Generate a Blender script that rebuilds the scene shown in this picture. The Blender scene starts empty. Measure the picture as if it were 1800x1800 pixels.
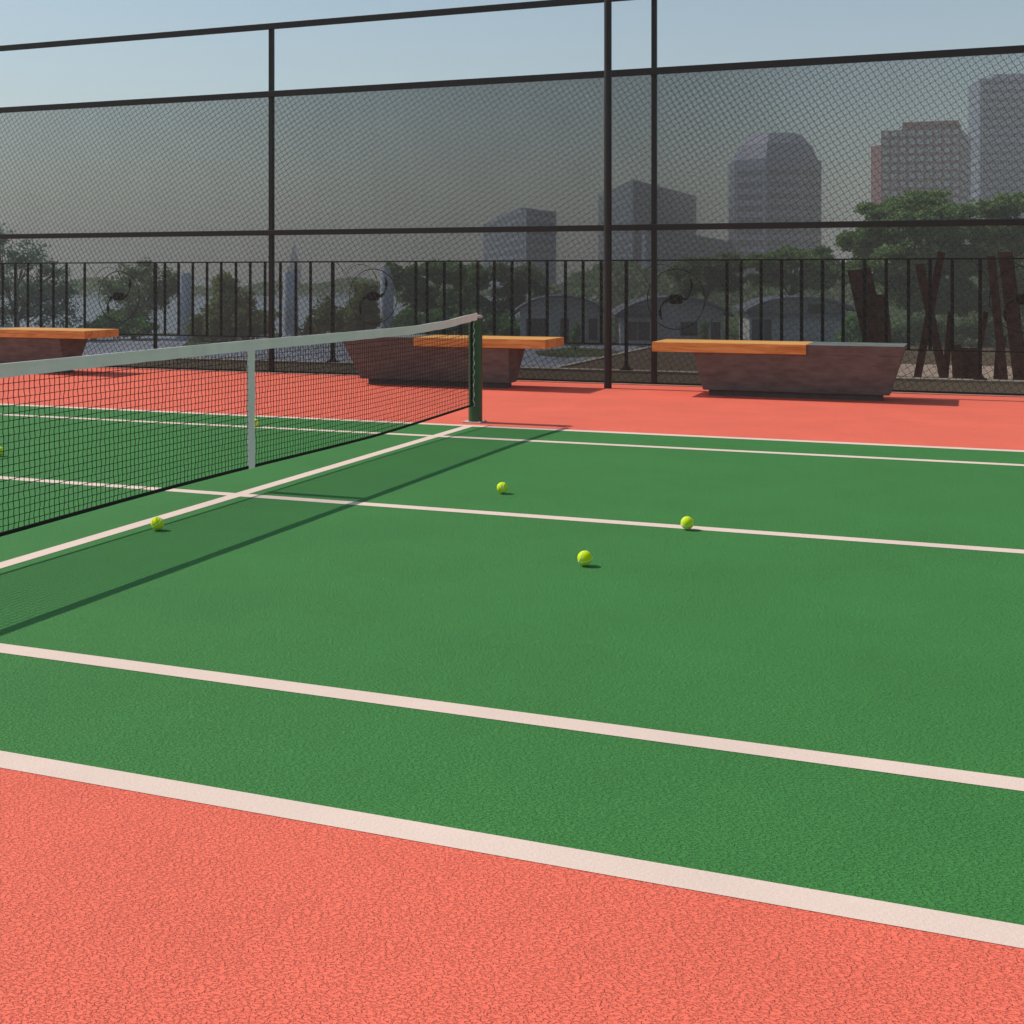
import bpy, bmesh, math, random
from mathutils import Vector, Matrix
R = math.radians
rnd = random.Random(7)
H = 1.35                       # eye height in metres; court layout below is written in eye heights
F = 2162.0; TH = R(20.5); HZ = 486.0
S = bpy.context.scene
COL = S.collection

# ------------------------------------------------------------------ helpers
def at(u, v, Z):
    """point seen at (u, v) of the 1800 px photograph, Z metres away"""
    Xc = (u - 900) / F * Z
    return Vector((Xc*math.cos(TH) - Z*math.sin(TH), Xc*math.sin(TH) + Z*math.cos(TH), H + (HZ - v)*Z/F))
def on_plane(u, v, Y):
    """point seen at (u, v) on the vertical plane Y = const (eye heights)"""
    r = (u - 900) / F
    X = Y*(r*math.cos(TH) - math.sin(TH)) / (math.cos(TH) + r*math.sin(TH))
    Z = -X*math.sin(TH) + Y*math.cos(TH)
    return Vector((X*H, Y*H, H + (HZ - v)*Z*H/F))

class MB:
    def __init__(s): s.v = []; s.f = []; s.sm = []
    def add(s, vs, fs, smooth=False):
        n = len(s.v); s.v += [tuple(p) for p in vs]
        s.f += [tuple(i + n for i in f) for f in fs]; s.sm += [smooth]*len(fs)
    def box(s, x0, x1, y0, y1, z0, z1):
        s.add([(x0,y0,z0),(x1,y0,z0),(x1,y1,z0),(x0,y1,z0),(x0,y0,z1),(x1,y0,z1),(x1,y1,z1),(x0,y1,z1)],
              [(0,3,2,1),(4,5,6,7),(0,1,5,4),(1,2,6,5),(2,3,7,6),(3,0,4,7)])
    def hexa(s, b, t):
        s.add(list(b)+list(t), [(0,3,2,1),(4,5,6,7),(0,1,5,4),(1,2,6,5),(2,3,7,6),(3,0,4,7)])
    def prism(s, pts, z0, z1, top=None):
        n = len(pts); top = top or pts
        s.add([(p[0],p[1],z0) for p in pts]+[(p[0],p[1],z1) for p in top],
              [tuple(range(n-1,-1,-1)), tuple(range(n,2*n))]+[(i,(i+1)%n,n+(i+1)%n,n+i) for i in range(n)])
    def tube(s, pts, r, n=6, cap=True, smooth=True, r2=None, up=None):
        pts = [Vector(p) for p in pts]; m = len(pts); vs = []
        for i, p in enumerate(pts):
            t = (pts[min(i+1,m-1)] - pts[max(i-1,0)]).normalized()
            a = Vector((0,0,1)) if abs(t.z) < .9 else Vector((1,0,0))
            if up: a = Vector(up)
            x = t.cross(a).normalized(); y = x.cross(t)
            rr = r if not isinstance(r, (list,tuple)) else r[i]
            if r2 is not None: rr = r + (r2-r)*i/(m-1)
            for k in range(n):
                an = 2*math.pi*(k+.5)/n
                vs.append(p + x*math.cos(an)*rr + y*math.sin(an)*rr)
        fs = [(i*n+k, i*n+(k+1)%n, (i+1)*n+(k+1)%n, (i+1)*n+k) for i in range(m-1) for k in range(n)]
        s.add(vs, fs, smooth)
        if cap: s.add(vs[:n], [tuple(range(n-1,-1,-1))]); s.add(vs[-n:], [tuple(range(n))])
    def build(s, name, m, parent=None, bevel=0, origin=None):
        me = bpy.data.meshes.new(name)
        vs = s.v
        if origin is not None: vs = [(p[0]-origin[0], p[1]-origin[1], p[2]-origin[2]) for p in vs]
        me.from_pydata(vs, [], s.f); me.update()
        for p, q in zip(me.polygons, s.sm): p.use_smooth = q
        o = bpy.data.objects.new(name, me); COL.objects.link(o); me.materials.append(m)
        if origin is not None: o.location = origin
        if parent:
            o.parent = parent
            if origin is None: o.matrix_parent_inverse = Matrix.Translation(-parent.location)
            else: o.location = Vector(origin) - parent.location
        if bevel:
            b = o.modifiers.new('bevel', 'BEVEL'); b.width = bevel; b.segments = 2; b.limit_method = 'ANGLE'; b.angle_limit = R(40)
        return o
def empty(name, loc, label, cat, group=None):
    o = bpy.data.objects.new(name, None); COL.objects.link(o); o.location = loc
    o.empty_display_size = .2
    return tag(o, label, cat, group)
def tag(o, label, cat, group=None):
    o['label'] = label; o['category'] = cat
    if group: o['group'] = group
    return o
def struct(o): o['kind'] = 'structure'; return o

# ------------------------------------------------------------------ materials
def mat(name):
    m = bpy.data.materials.new(name); m.use_nodes = True
    nt = m.node_tree; return m, nt, nt.nodes['Principled BSDF'], nt.nodes['Material Output']
def N(nt, t, **k):
    n = nt.nodes.new(t)
    for a, b in k.items():
        if a in n.inputs.keys(): n.inputs[a].default_value = b
        else: setattr(n, a, b)
    return n
def coords(nt, kind='Object'):
    return nt.nodes.new('ShaderNodeTexCoord').outputs[kind]
def ramp(nt, fac, stops):
    r = nt.nodes.new('ShaderNodeValToRGB'); e = r.color_ramp.elements
    while len(e) < len(stops): e.new(.5)
    for q, (p, c) in zip(e, stops): q.position = p; q.color = (*c, 1) if len(c) == 3 else c
    nt.links.new(fac, r.inputs[0]); return r.outputs[0]
def simple(name, col, rough=.6, metal=0, var=.15, scale=8, bump=0, bscale=60, spec=.5, stretch=None):
    m, nt, b, out = mat(name)
    c = coords(nt)
    if stretch:
        mp = N(nt, 'ShaderNodeMapping'); mp.inputs['Scale'].default_value = stretch
        nt.links.new(c, mp.inputs[0]); c = mp.outputs[0]
    n = N(nt, 'ShaderNodeTexNoise', Scale=scale, Detail=6.0, Roughness=.6); nt.links.new(c, n.inputs['Vector'])
    lo = tuple(max(0, x*(1-var)) for x in col); hi = tuple(min(1, x*(1+var)) for x in col)
    nt.links.new(ramp(nt, n.outputs[0], [(.3, lo), (.7, hi)]), b.inputs['Base Color'])
    b.inputs['Roughness'].default_value = rough; b.inputs['Metallic'].default_value = metal
    b.inputs['Specular IOR Level'].default_value = spec
    if bump:
        n2 = N(nt, 'ShaderNodeTexNoise', Scale=bscale, Detail=4.0); nt.links.new(c, n2.inputs['Vector'])
        bp = N(nt, 'ShaderNodeBump', Strength=bump, Distance=.01); nt.links.new(n2.outputs[0], bp.inputs['Height'])
        nt.links.new(bp.outputs[0], b.inputs['Normal'])
    return m
def court(name, col, grain=1.0, rough=.8):
    m, nt, b, out = mat(name); c = coords(nt)
    n = N(nt, 'ShaderNodeTexNoise', Scale=1.3, Detail=5.0, Roughness=.65); nt.links.new(c, n.inputs['Vector'])
    n3 = N(nt, 'ShaderNodeTexNoise', Scale=230.0, Detail=2.0); nt.links.new(c, n3.inputs['Vector'])
    mx = N(nt, 'ShaderNodeMath', operation='MULTIPLY_ADD'); nt.links.new(n3.outputs[0], mx.inputs[0]); mx.inputs[1].default_value = .35
    nt.links.new(n.outputs[0], mx.inputs[2])
    nt.links.new(ramp(nt, mx.outputs[0], [(.45, tuple(x*.93 for x in col)), (.85, tuple(x*1.06 for x in col))]), b.inputs['Base Color'])
    b.inputs['Roughness'].default_value = rough; b.inputs['Specular IOR Level'].default_value = .25
    # cushioned acrylic grain: sparse pits with sharp lips
    mp = N(nt, 'ShaderNodeMapping'); mp.inputs['Scale'].default_value = (.85, 1.75, 1); mp.inputs['Rotation'].default_value = (0, 0, R(-14)); nt.links.new(c, mp.inputs[0])
    a = N(nt, 'ShaderNodeTexNoise', Scale=98.0, Detail=2.5, Roughness=.55, Distortion=.5); nt.links.new(mp.outputs[0], a.inputs['Vector'])
    sm = N(nt, 'ShaderNodeMapRange', interpolation_type='SMOOTHSTEP'); nt.links.new(a.outputs[0], sm.inputs[0])
    sm.inputs[1].default_value = .34; sm.inputs[2].default_value = .58
    a2 = N(nt, 'ShaderNodeTexNoise', Scale=14.0, Detail=2.0); nt.links.new(c, a2.inputs['Vector'])
    ad = N(nt, 'ShaderNodeMath', operation='MULTIPLY_ADD'); nt.links.new(a2.outputs[0], ad.inputs[0]); ad.inputs[1].default_value = .5
    nt.links.new(sm.outputs[0], ad.inputs[2])
    bp = N(nt, 'ShaderNodeBump', Strength=grain, Distance=.0022); nt.links.new(ad.outputs[0], bp.inputs['Height'])
    nt.links.new(bp.outputs[0], b.inputs['Normal'])
    return m
def wood(name):
    m, nt, b, out = mat(name); c = coords(nt)
    mp = N(nt, 'ShaderNodeMapping'); mp.inputs['Scale'].default_value = (1.2, 14, 14); nt.links.new(c, mp.inputs[0])
    n = N(nt, 'ShaderNodeTexNoise', Scale=2.2, Detail=8.0, Roughness=.6, Distortion=.8); nt.links.new(mp.outputs[0], n.inputs['Vector'])
    g = nt.nodes.new('ShaderNodeNewGeometry')
    ad = N(nt, 'ShaderNodeMath', operation='MULTIPLY_ADD'); nt.links.new(g.outputs['Random Per Island'], ad.inputs[0]); ad.inputs[1].default_value = .22
    nt.links.new(n.outputs[0], ad.inputs[2])
    nt.links.new(ramp(nt, ad.outputs[0], [(.38, (.46,.17,.030)), (.6, (.72,.345,.082)), (.82, (.85,.46,.14))]), b.inputs['Base Color'])
    b.inputs['Roughness'].default_value = .42; b.inputs['Specular IOR Level'].default_value = .35
    bp = N(nt, 'ShaderNodeBump', Strength=.25, Distance=.002); nt.links.new(n.outputs[0], bp.inputs['Height']); nt.links.new(bp.outputs[0], b.inputs['Normal'])
    return m
def screen_mat():
    """woven shade cloth: fine weave, opacity raised around the middle of its run to darken the view through it"""
    m, nt, b, out = mat('shade_cloth'); c = coords(nt)
    tr = nt.nodes.new('ShaderNodeBsdfTransparent'); tr.inputs[0].default_value = (.985, 1, .97, 1); mx = nt.nodes.new('ShaderNodeMixShader')
    b.inputs['Base Color'].default_value = (.020,.028,.026,1); b.inputs['Roughness'].default_value = .9
    sp = nt.nodes.new('ShaderNodeSeparateXYZ'); nt.links.new(c, sp.inputs[0])
    cr = nt.nodes.new('ShaderNodeFloatCurve')
    mr = N(nt, 'ShaderNodeMapRange'); nt.links.new(sp.outputs[0], mr.inputs[0]); mr.inputs[1].default_value = -14; mr.inputs[2].default_value = 2
    nt.links.new(mr.outputs[0], cr.inputs['Value'])
    pts = cr.mapping.curves[0].points
    pts[0].location = (0, .40); pts[1].location = (1, .38)
    for x, y in ((.25,.52),(.5,.66),(.66,.67),(.8,.49)): pts.new(x, y)  # darker view behind the middle of the fence is put into this opacity curve
    cr.mapping.update()
    # weave threads every 15 mm
    vals = []
    for i in (0, 2):
        w = N(nt, 'ShaderNodeMath', operation='MULTIPLY'); nt.links.new(sp.outputs[i], w.inputs[0]); w.inputs[1].default_value = 2*math.pi/.0165
        s_ = N(nt, 'ShaderNodeMath', operation='SINE'); nt.links.new(w.outputs[0], s_.inputs[0]); vals.append(s_.outputs[0])
    ad = N(nt, 'ShaderNodeMath', operation='ADD'); nt.links.new(vals[0], ad.inputs[0]); nt.links.new(vals[1], ad.inputs[1])
    n = N(nt, 'ShaderNodeTexNoise', Scale=1.6, Detail=3.0); nt.links.new(c, n.inputs['Vector'])
    a2 = N(nt, 'ShaderNodeMath', operation='MULTIPLY_ADD'); nt.links.new(ad.outputs[0], a2.inputs[0]); a2.inputs[1].default_value = .1
    nt.links.new(cr.outputs[0], a2.inputs[2])
    a3 = N(nt, 'ShaderNodeMath', operation='MULTIPLY_ADD'); nt.links.new(n.outputs[0], a3.inputs[0]); a3.inputs[1].default_value = .06
    a4 = N(nt, 'ShaderNodeMath', operation='SUBTRACT', use_clamp=True); nt.links.new(a2.outputs[0], a3.inputs[2]); nt.links.new(a3.outputs[0], a4.inputs[0]); a4.inputs[1].default_value = .03
    nt.links.new(a4.outputs[0], mx.inputs[0]); nt.links.new(tr.outputs[0], mx.inputs[1]); nt.links.new(b.outputs[0], mx.inputs[2])
    nt.links.new(mx.outputs[0], out.inputs['Surface'])
    return m
def leaf(name, col, var=.45):
    m, nt, b, out = mat(name)
    g = nt.nodes.new('ShaderNodeNewGeometry'); c = coords(nt)
    n = N(nt, 'ShaderNodeTexNoise', Scale=.45, Detail=3.0); nt.links.new(c, n.inputs['Vector'])
    ad = N(nt, 'ShaderNodeMath', operation='MULTIPLY_ADD'); nt.links.new(g.outputs['Random Per Island'], ad.inputs[0]); ad.inputs[1].default_value = .5
    nt.links.new(n.outputs[0], ad.inputs[2])
    lo = tuple(x*(1-var) for x in col); hi = (min(1,col[0]*(1+var*1.6)), min(1,col[1]*(1+var*1.2)), col[2]*(1+var*.4))
    nt.links.new(ramp(nt, ad.outputs[0], [(.45, lo), (1.0, hi)]), b.inputs['Base Color'])
    b.inputs['Roughness'].default_value = .55; b.inputs['Specular IOR Level'].default_value = .3
    tl = nt.nodes.new('ShaderNodeBsdfTranslucent'); tl.inputs[0].default_value = (col[0]*1.6, col[1]*1.7, col[2], 1)
    mx = nt.nodes.new('ShaderNodeMixShader'); mx.inputs[0].default_value = .4
    nt.links.new(b.outputs[0], mx.inputs[1]); nt.links.new(tl.outputs[0], mx.inputs[2]); nt.links.new(mx.outputs[0], out.inputs['Surface'])
    return m

M_green = court('green_acrylic', (.048,.214,.048), 1.3)
M_red = court('coral_acrylic', (.88,.165,.104), 1.3)
M_line = court('line_paint', (.725,.565,.485), .25)
M_wood = wood('oiled_hardwood')
M_conc = simple('stained_concrete', (.122,.146,.138), .8, 0, .3, 5, .35, 45, .3, (1,1,3))
M_plinth = simple('dark_plinth', (.11,.10,.095), .8, 0, .2, 8)
M_steel = simple('black_painted_steel', (.013,.011,.011), .5, 0, .2, 12, .1, 80, .4)
M_wire = simple('coated_wire', (.034,.033,.029), .38, 0, .2, 20)
M_screen = screen_mat()
M_rail = simple('dark_iron', (.024,.022,.018), .6, 0, .3, 25, .15, 60, .3)
M_post = simple('green_gloss_paint', (.018,.085,.030), .32, 0, .12, 9, .05, 60, .5)
M_cap = simple('pale_cap', (.62,.5,.47), .5, 0, .1, 9)
M_net = simple('black_netting', (.010,.012,.010), .8, 0, .2, 30, spec=.2)
M_tape = simple('white_canvas', (.88,.83,.77), .8, 0, .06, 7, .25, 9, .3, (1,1,.4))
M_rope = simple('white_rope', (.5,.47,.44), .8, 0, .1, 60)
M_seam = simple('ball_seam', (.85,.92,.50), .8, 0, .05, 60)
M_rust = simple('weathering_steel', (.15,.082,.060), .85, 0, .55, 9, .5, 40, .2)
M_kerb = simple('pale_kerb_stone', (.50,.42,.34), .85, 0, .2, 6, .2, 60)
M_edge = simple('pink_edging', (.50,.27,.20), .85, 0, .2, 6)
M_soil = simple('brown_gravel', (.125,.095,.068), .95, 0, .55, 22, .6, 70, .1)
M_tan = simple('tan_paving', (.42,.31,.25), .9, 0, .25, 5, .3, 40, .2)
M_plaza = simple('blue_grey_paving', (.24,.26,.33), .8, 0, .35, .35, .1, 3, .2)
M_grass = simple('park_lawn', (.055,.085,.03), .95, 0, .5, .12, .2, 5, .1)
M_water = simple('river_water', (.16,.19,.26), .28, 0, .15, .02, .25, 1.5, .6)
M_terr = simple('deck_side', (.22,.19,.17), .9, 0, .2, 3)
M_bark = simple('bark', (.07,.05,.038), .95, 0, .4, 9, .6, 20, .1, (1,1,.2))
mb_, nt_, b_, o_ = mat('ball_felt')
c_ = coords(nt_); n_ = N(nt_, 'ShaderNodeTexNoise', Scale=260.0, Detail=3.0); nt_.links.new(c_, n_.inputs['Vector'])
nt_.links.new(ramp(nt_, n_.outputs[0], [(.3, (.55,.72,.008)), (.7, (.72,.90,.015))]), b_.inputs['Base Color'])
bp_ = N(nt_, 'ShaderNodeBump', Strength=.8, Distance=.001); nt_.links.new(n_.outputs[0], bp_.inputs['Height']); nt_.links.new(bp_.outputs[0], b_.inputs['Normal'])
b_.inputs['Roughness'].default_value = .95; b_.inputs['Specular IOR Level'].default_value = .1
b_.inputs['Sheen Tint'].default_value = (.8,1,.3,1)
M_felt = mb_

# ------------------------------------------------------------------ ground of the court
def sheet(name, x0, x1, y0, y1, z, m, thick=0):
    b = MB()
    if thick: b.box(x0*H, x1*H, y0*H, y1*H, z-thick, z)
    else: b.add([(x0*H,y0*H,z),(x1*H,y0*H,z),(x1*H,y1*H,z),(x0*H,y1*H,z)], [(0,1,2,3)])
    return struct(b.build(name, m))
XL, XR = -16.0, 11.0
GX0, GX1, GA, GB_ = XL+1.5, XR-2, 2.015, 7.61
b = MB()
for (x0,x1,y0,y1) in ((XL,XR,-6,GA),(XL,GX0,GA,GB_),(GX1,XR,GA,GB_),(XL,XR,GB_,11.0)):
    b.add([(x0*H,y0*H,0),(x1*H,y0*H,0),(x1*H,y1*H,0),(x0*H,y1*H,0)], [(0,1,2,3)])
struct(b.build('court_surround', M_red))
sheet('court_green', GX0, GX1, GA, GB_, 0, M_green)
b = MB()
NA, NB = -3.181, -3.113
def ln(x0, x1, y0, y1): b.add([(x0*H,y0*H,.0014),(x1*H,y0*H,.0014),(x1*H,y1*H,.0014),(x0*H,y1*H,.0014)], [(0,1,2,3)])
for (x0,x1,y0,y1) in ((GX0,GX1,1.979,2.050),(GX0,GX1,2.584,2.650),(-8,2.2,4.80,4.868),(GX0,GX1,7.015,7.083),(GX0,GX1,7.575,7.650)):
    ln(x0, x1, y0, y1)
for y0, y1 in ((2.050,2.584),(2.650,4.80),(4.868,7.015),(7.083,7.575)): ln(NA, NB, y0, y1)
struct(b.build('court_lines', M_line))
# the raised deck behind the fence
b = MB(); b.box(XL*H, XR*H, 11.0*H, 11.055*H, -.3, .012); tag(b.build('edging_strip', M_edge), 'thin pinkish concrete edging strip under the tall court fence', 'edging')
GZ = -4.0
b = MB(); b.box(XL*H, XR*H, 11.055*H, 12.36*H, -.3, -.004); struct(b.build('gravel_strip', M_soil))
b = MB(); b.box(XL*H, XR*H, 12.36*H, 12.50*H, -.3, .035); tag(b.build('deck_kerb', M_kerb, None, .006), 'low pale stone kerb carrying the ornamental iron railing', 'kerb')
b = MB(); b.box(-4.20*H, XR*H, 12.50*H, 18.6*H, -.3, -.004); struct(b.build('gravel_terrace', M_soil))
b = MB(); b.box(-4.27*H, -4.20*H, 12.50*H, 18.6*H, -.3, .02); tag(b.build('terrace_edging', M_kerb), 'pale edging stone running away along the side of the gravel terrace', 'edging')
b = MB(); b.add([(-1.55*H,12.5*H,.0),(XR*H,12.5*H,.0),(XR*H,14.75*H,.0),(-1.55*H,14.75*H,.0)], [(0,1,2,3)]); struct(b.build('tan_path', M_tan))
b = MB(); b.box(XL*H, XR*H, -6*H, 12.5*H, GZ-.5, -.3); b.box(-4.27*H, XR*H, 12.5*H, 18.6*H, GZ-.5, -.3)
struct(b.build('deck_structure', M_terr))
b = MB(); b.add([(-2500,-2500,GZ),(2500,-2500,GZ),(2500,2500,GZ),(-2500,2500,GZ)], [(0,1,2,3)]); struct(b.build('lawn', M_grass))
b = MB()
def gq(u, v, dz=.004):
    p = at(u, v, F*(H-GZ)/(v-HZ)); return (p.x, p.y, GZ+dz)
b.add([gq(-900,491),gq(1250,491),gq(1100,520),gq(900,560),gq(640,585),gq(-900,588)], [(5,4,3,2,1,0)])
struct(b.build('river', M_water))
b = MB()
def gp(u, v): 
    p = at(u, v, F*(H-GZ)/(v-HZ)); return (p.x, p.y, GZ+.004)
b.add([gp(-300,596),gp(300,591),gp(900,596),gp(1300,604),gp(1700,612),gp(2300,622),gp(2300,760),gp(1500,760),gp(600,760),gp(-300,760)], [tuple(range(9,-1,-1))])
struct(b.build('plaza', M_plaza))
b = MB()
isl = [(940,618),(1000,611),(1060,613),(1100,620),(1060,627),(990,629),(945,625)]
b.add([(gp(*q)[0],gp(*q)[1],GZ+.01) for q in isl], [tuple(range(6,-1,-1))]); b.add([(gp(*q)[0],gp(*q)[1],GZ+.01) for q in [(330,600),(520,598),(560,604),(420,612),(320,608)]], [(4,3,2,1,0)])
struct(b.build('grass_verge', M_grass))

# ------------------------------------------------------------------ net and its post
NX = -3.147*H
Y0, Y1 = 2.0*H, 7.645*H
def ztop(y):
    t = y/H
    pts = [(1.9,.70),(2.5,.695),(4.83,.7035),(6.0,.7015),(6.7,.702),(7.2,.717),(7.55,.741),(7.8,.757)]
    for (a,za),(c,zc) in zip(pts, pts[1:]):
        if t <= c:
            k = (t-a)/(c-a); k = k*k*(3-2*k)*.35 + k*.65
            return (za + (zc-za)*k)*H
    return .757*H
def zbot(y): return (.110 + .006*math.sin(y*1.3) + max(0, (y/H-6.2)*.014))*H
net = empty('tennis_net', (NX, 4.83*H, 0), 'black tennis net with white canvas head tape stretched across the green court', 'tennis net')
pitch = .0345
ncol = int((Y1-Y0)/pitch); nrow = 21
def wob(a, b_): return .0010*math.sin(a*12.9+b_*1.1) + .0008*math.sin(a*5.3-b_*.7)
b = MB()
for i in range(ncol+1):
    y = Y1 - i*pitch
    if y < Y0: break
    zt = ztop(y)-.045*H; zb = zbot(y)
    pts = []
    for k in range(nrow*2+1):
        z = zb + (zt-zb)*k/(nrow*2)
        pts.append((NX + wob(i*.7,k*.5)*.8, y + .0021*math.sin(k*.5*math.pi/1.0+i*.9) + wob(i, k*.6)*1.6, z))
    b.tube(pts, .0019, 4, False, False)
for j in range(1, nrow):
    pts = []
    for i in range(ncol*2+1):
        y = Y1 - i*pitch/2
        if y < Y0: break
        zt = ztop(y)-.045*H; zb = zbot(y)
        pts.append((NX + wob(i*.35,j), y, zb + (zt-zb)*j/nrow + (.0006 if i%2 else -.0004) + wob(j, i*.05)))
    b.tube(pts, .0021, 4, False, False)
b.build('netting', M_net, net)
b = MB()
ys = [Y0 + (7.735*H-Y0)*i/90 for i in range(91)]
vs = []
for i, y in enumerate(ys):
    zt = ztop(y); w = .004 + .0012*math.sin(i*.9)
    zl = zt-.049*H + .0012*math.sin(i*1.7)
    prof = [(-w,zl),(w,zl),(w+.0015*math.sin(i*.5),zt-.02*H),(w+.002,zt-.003),(w*.9,zt),(-w*.9,zt),(-w-.002,zt-.003),(-w,zt-.02*H)]
    vs += [(NX+dx, y, z) for dx, z in prof]
m_ = 8
fs = [(i*m_+k, i*m_+(k+1)%m_, (i+1)*m_+(k+1)%m_, (i+1)*m_+k) for i in range(90) for k in range(m_)]
b.add(vs, fs); b.add(vs[:m_], [tuple(range(m_-1,-1,-1))]); b.add(vs[-m_:], [tuple(range(m_))])
b.build('head_tape', M_tape, net)
b = MB()
ys = [Y0 + (7.69*H-Y0)*i/60 for i in range(61)]
vs = []
for y in ys:
    z = zbot(y); vs += [(NX-.004,y,z-.010),(NX+.004,y,z-.010),(NX+.004,y,z+.009),(NX-.004,y,z+.009)]
b.add(vs, [(i*4+k, i*4+(k+1)%4, (i+1)*4+(k+1)%4, (i+1)*4+k) for i in range(60) for k in range(4)])
b.add(vs[-4:], [(0,1,2,3)])
b.box(NX-.006, NX+.006, Y1-.014, Y1+.012, zbot(Y1), ztop(Y1)-.045*H)
b.build('bottom_band', M_net, net)
b = MB(); ys_ = 4.943*H
zt_ = ztop(ys_)-.047*H; zb_ = zbot(ys_)-.012
for k in range(16):
    za = zb_+(zt_-zb_)*k/16; zc = zb_+(zt_-zb_)*(k+1)/16
    o1 = .002*math.sin(k*.8); o2 = .002*math.sin((k+1)*.8)
    b.hexa([(NX-.009+o1,ys_-.032,za),(NX+.009+o1,ys_-.032,za),(NX+.009+o1,ys_+.032,za),(NX-.009+o1,ys_+.032,za)],
           [(NX-.009+o2,ys_-.032,zc),(NX+.009+o2,ys_-.032,zc),(NX+.009+o2,ys_+.032,zc),(NX-.009+o2,ys_+.032,zc)])
b.build('centre_strap', M_tape, net)
b = MB()
pts = []
zl0, zl1 = zbot(Y1)-.01, ztop(Y1)-.06*H
for k in range(73):
    t = k/72; pts.append((NX+.012+.004*math.sin(k*.9), Y1+.020+.013*math.sin(k*math.pi/4.5), zl0+(zl1-zl0)*t))
b.tube(pts, .004, 5)
b.build('lacing_cord', M_rope, net)
# post
PX, PY = -3.190*H, 7.815*H
post = empty('net_post', (PX, PY, 0), 'dark green round net post standing at the far sideline', 'net post')
def lathe(prof, n=28, c=(0,0)):
    b = MB(); vs = []
    for r, z in prof: vs += [(c[0]+r*math.cos(2*math.pi*k/n), c[1]+r*math.sin(2*math.pi*k/n), z) for k in range(n)]
    b.add(vs, [(i*n+k, i*n+(k+1)%n, (i+1)*n+(k+1)%n, (i+1)*n+k) for i in range(len(prof)-1) for k in range(n)], True)
    b.add(vs[-n:], [tuple(range(n))]); return b
pr = .048*H
lathe([(pr,.006),(pr,.10),(pr,.5),(pr,.715*H)], 32, (PX,PY)).build('pole', M_post, post)
lathe([(pr+.003,.7155*H),(pr+.004,.724*H),(pr+.001,.732*H),(pr-.008,.736*H)], 32, (PX,PY)).build('cap', M_cap, post)
b = MB(); b.box(PX-.105, PX+.085, PY-.085, PY+.085, .0030, .0110)
for dx, dy in ((-.09,-.07),(.07,-.07),(-.09,.07),(.07,.07)): b.tube([(PX+dx,PY+dy,.0110),(PX+dx,PY+dy,.018)], .008, 6)
b.build('base_plate', M_cap, post, .002)
b = MB(); b.box(PX+.005, PX+.05, PY-pr-.022, PY-pr+.006, .68*H, .712*H); b.build('winch_hook', M_post, post, .003)

# ------------------------------------------------------------------ balls
BR = .0256*H
def ball(u, v, rot, label):
    Z = F*(H-BR)/(v-HZ); p = at(u, v, Z); p.z = BR + .0025
    o = empty('tennis_ball', p, label, 'tennis ball', 'yellow tennis balls lying on the court')
    if not BALL:
        bm = bmesh.new(); bmesh.ops.create_icosphere(bm, subdivisions=4, radius=BR)
        me = bpy.data.meshes.new('felt_shell'); bm.to_mesh(me); bm.free()
        for q in me.polygons: q.use_smooth = True
        me.materials.append(M_felt); BALL.append(me)
        s = MB(); A = .44; pts = []
        for k in range(97):
            t = 2*math.pi*k/96
            a = 1 - A; x = a*math.cos(t) + A*math.cos(3*t); y = a*math.sin(t) - A*math.sin(3*t); z = 2*math.sqrt(a*A)*math.sin(2*t)
            q = Vector((x,y,z)).normalized()*(BR*.985); pts.append(q)
        s.tube(pts, BR*.055, 6, False)
        t_ = s.build('seam', M_seam); BALL.append(t_.data); bpy.data.objects.remove(t_)
    for nm, me in zip(('felt_shell','seam'), BALL):
        c = bpy.data.objects.new(nm, me); COL.objects.link(c); c.parent = o
    o.rotation_euler = rot
    return o
BALL = []
ball(1028, 982, (R(20),R(60),R(75)), 'yellow tennis ball nearest the front, alone on the open green court')
ball(1208, 920, (R(70),R(10),R(160)), 'yellow tennis ball touching the centre line, rightmost of the balls')
ball(883, 858, (R(100),R(30),R(30)), 'yellow tennis ball lying on the green just beyond the centre line')
ball(277, 921, (R(10),R(40),R(20)), 'yellow tennis ball at the edge of the net shadow by the white net line')
ball(449, 743.5, (R(40),R(90),R(10)), 'yellow tennis ball seen through the net just right of the centre strap')
ball(-1, 794, (R(60),R(50),R(80)), 'yellow tennis ball behind the net cut off by the left picture edge')

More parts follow.
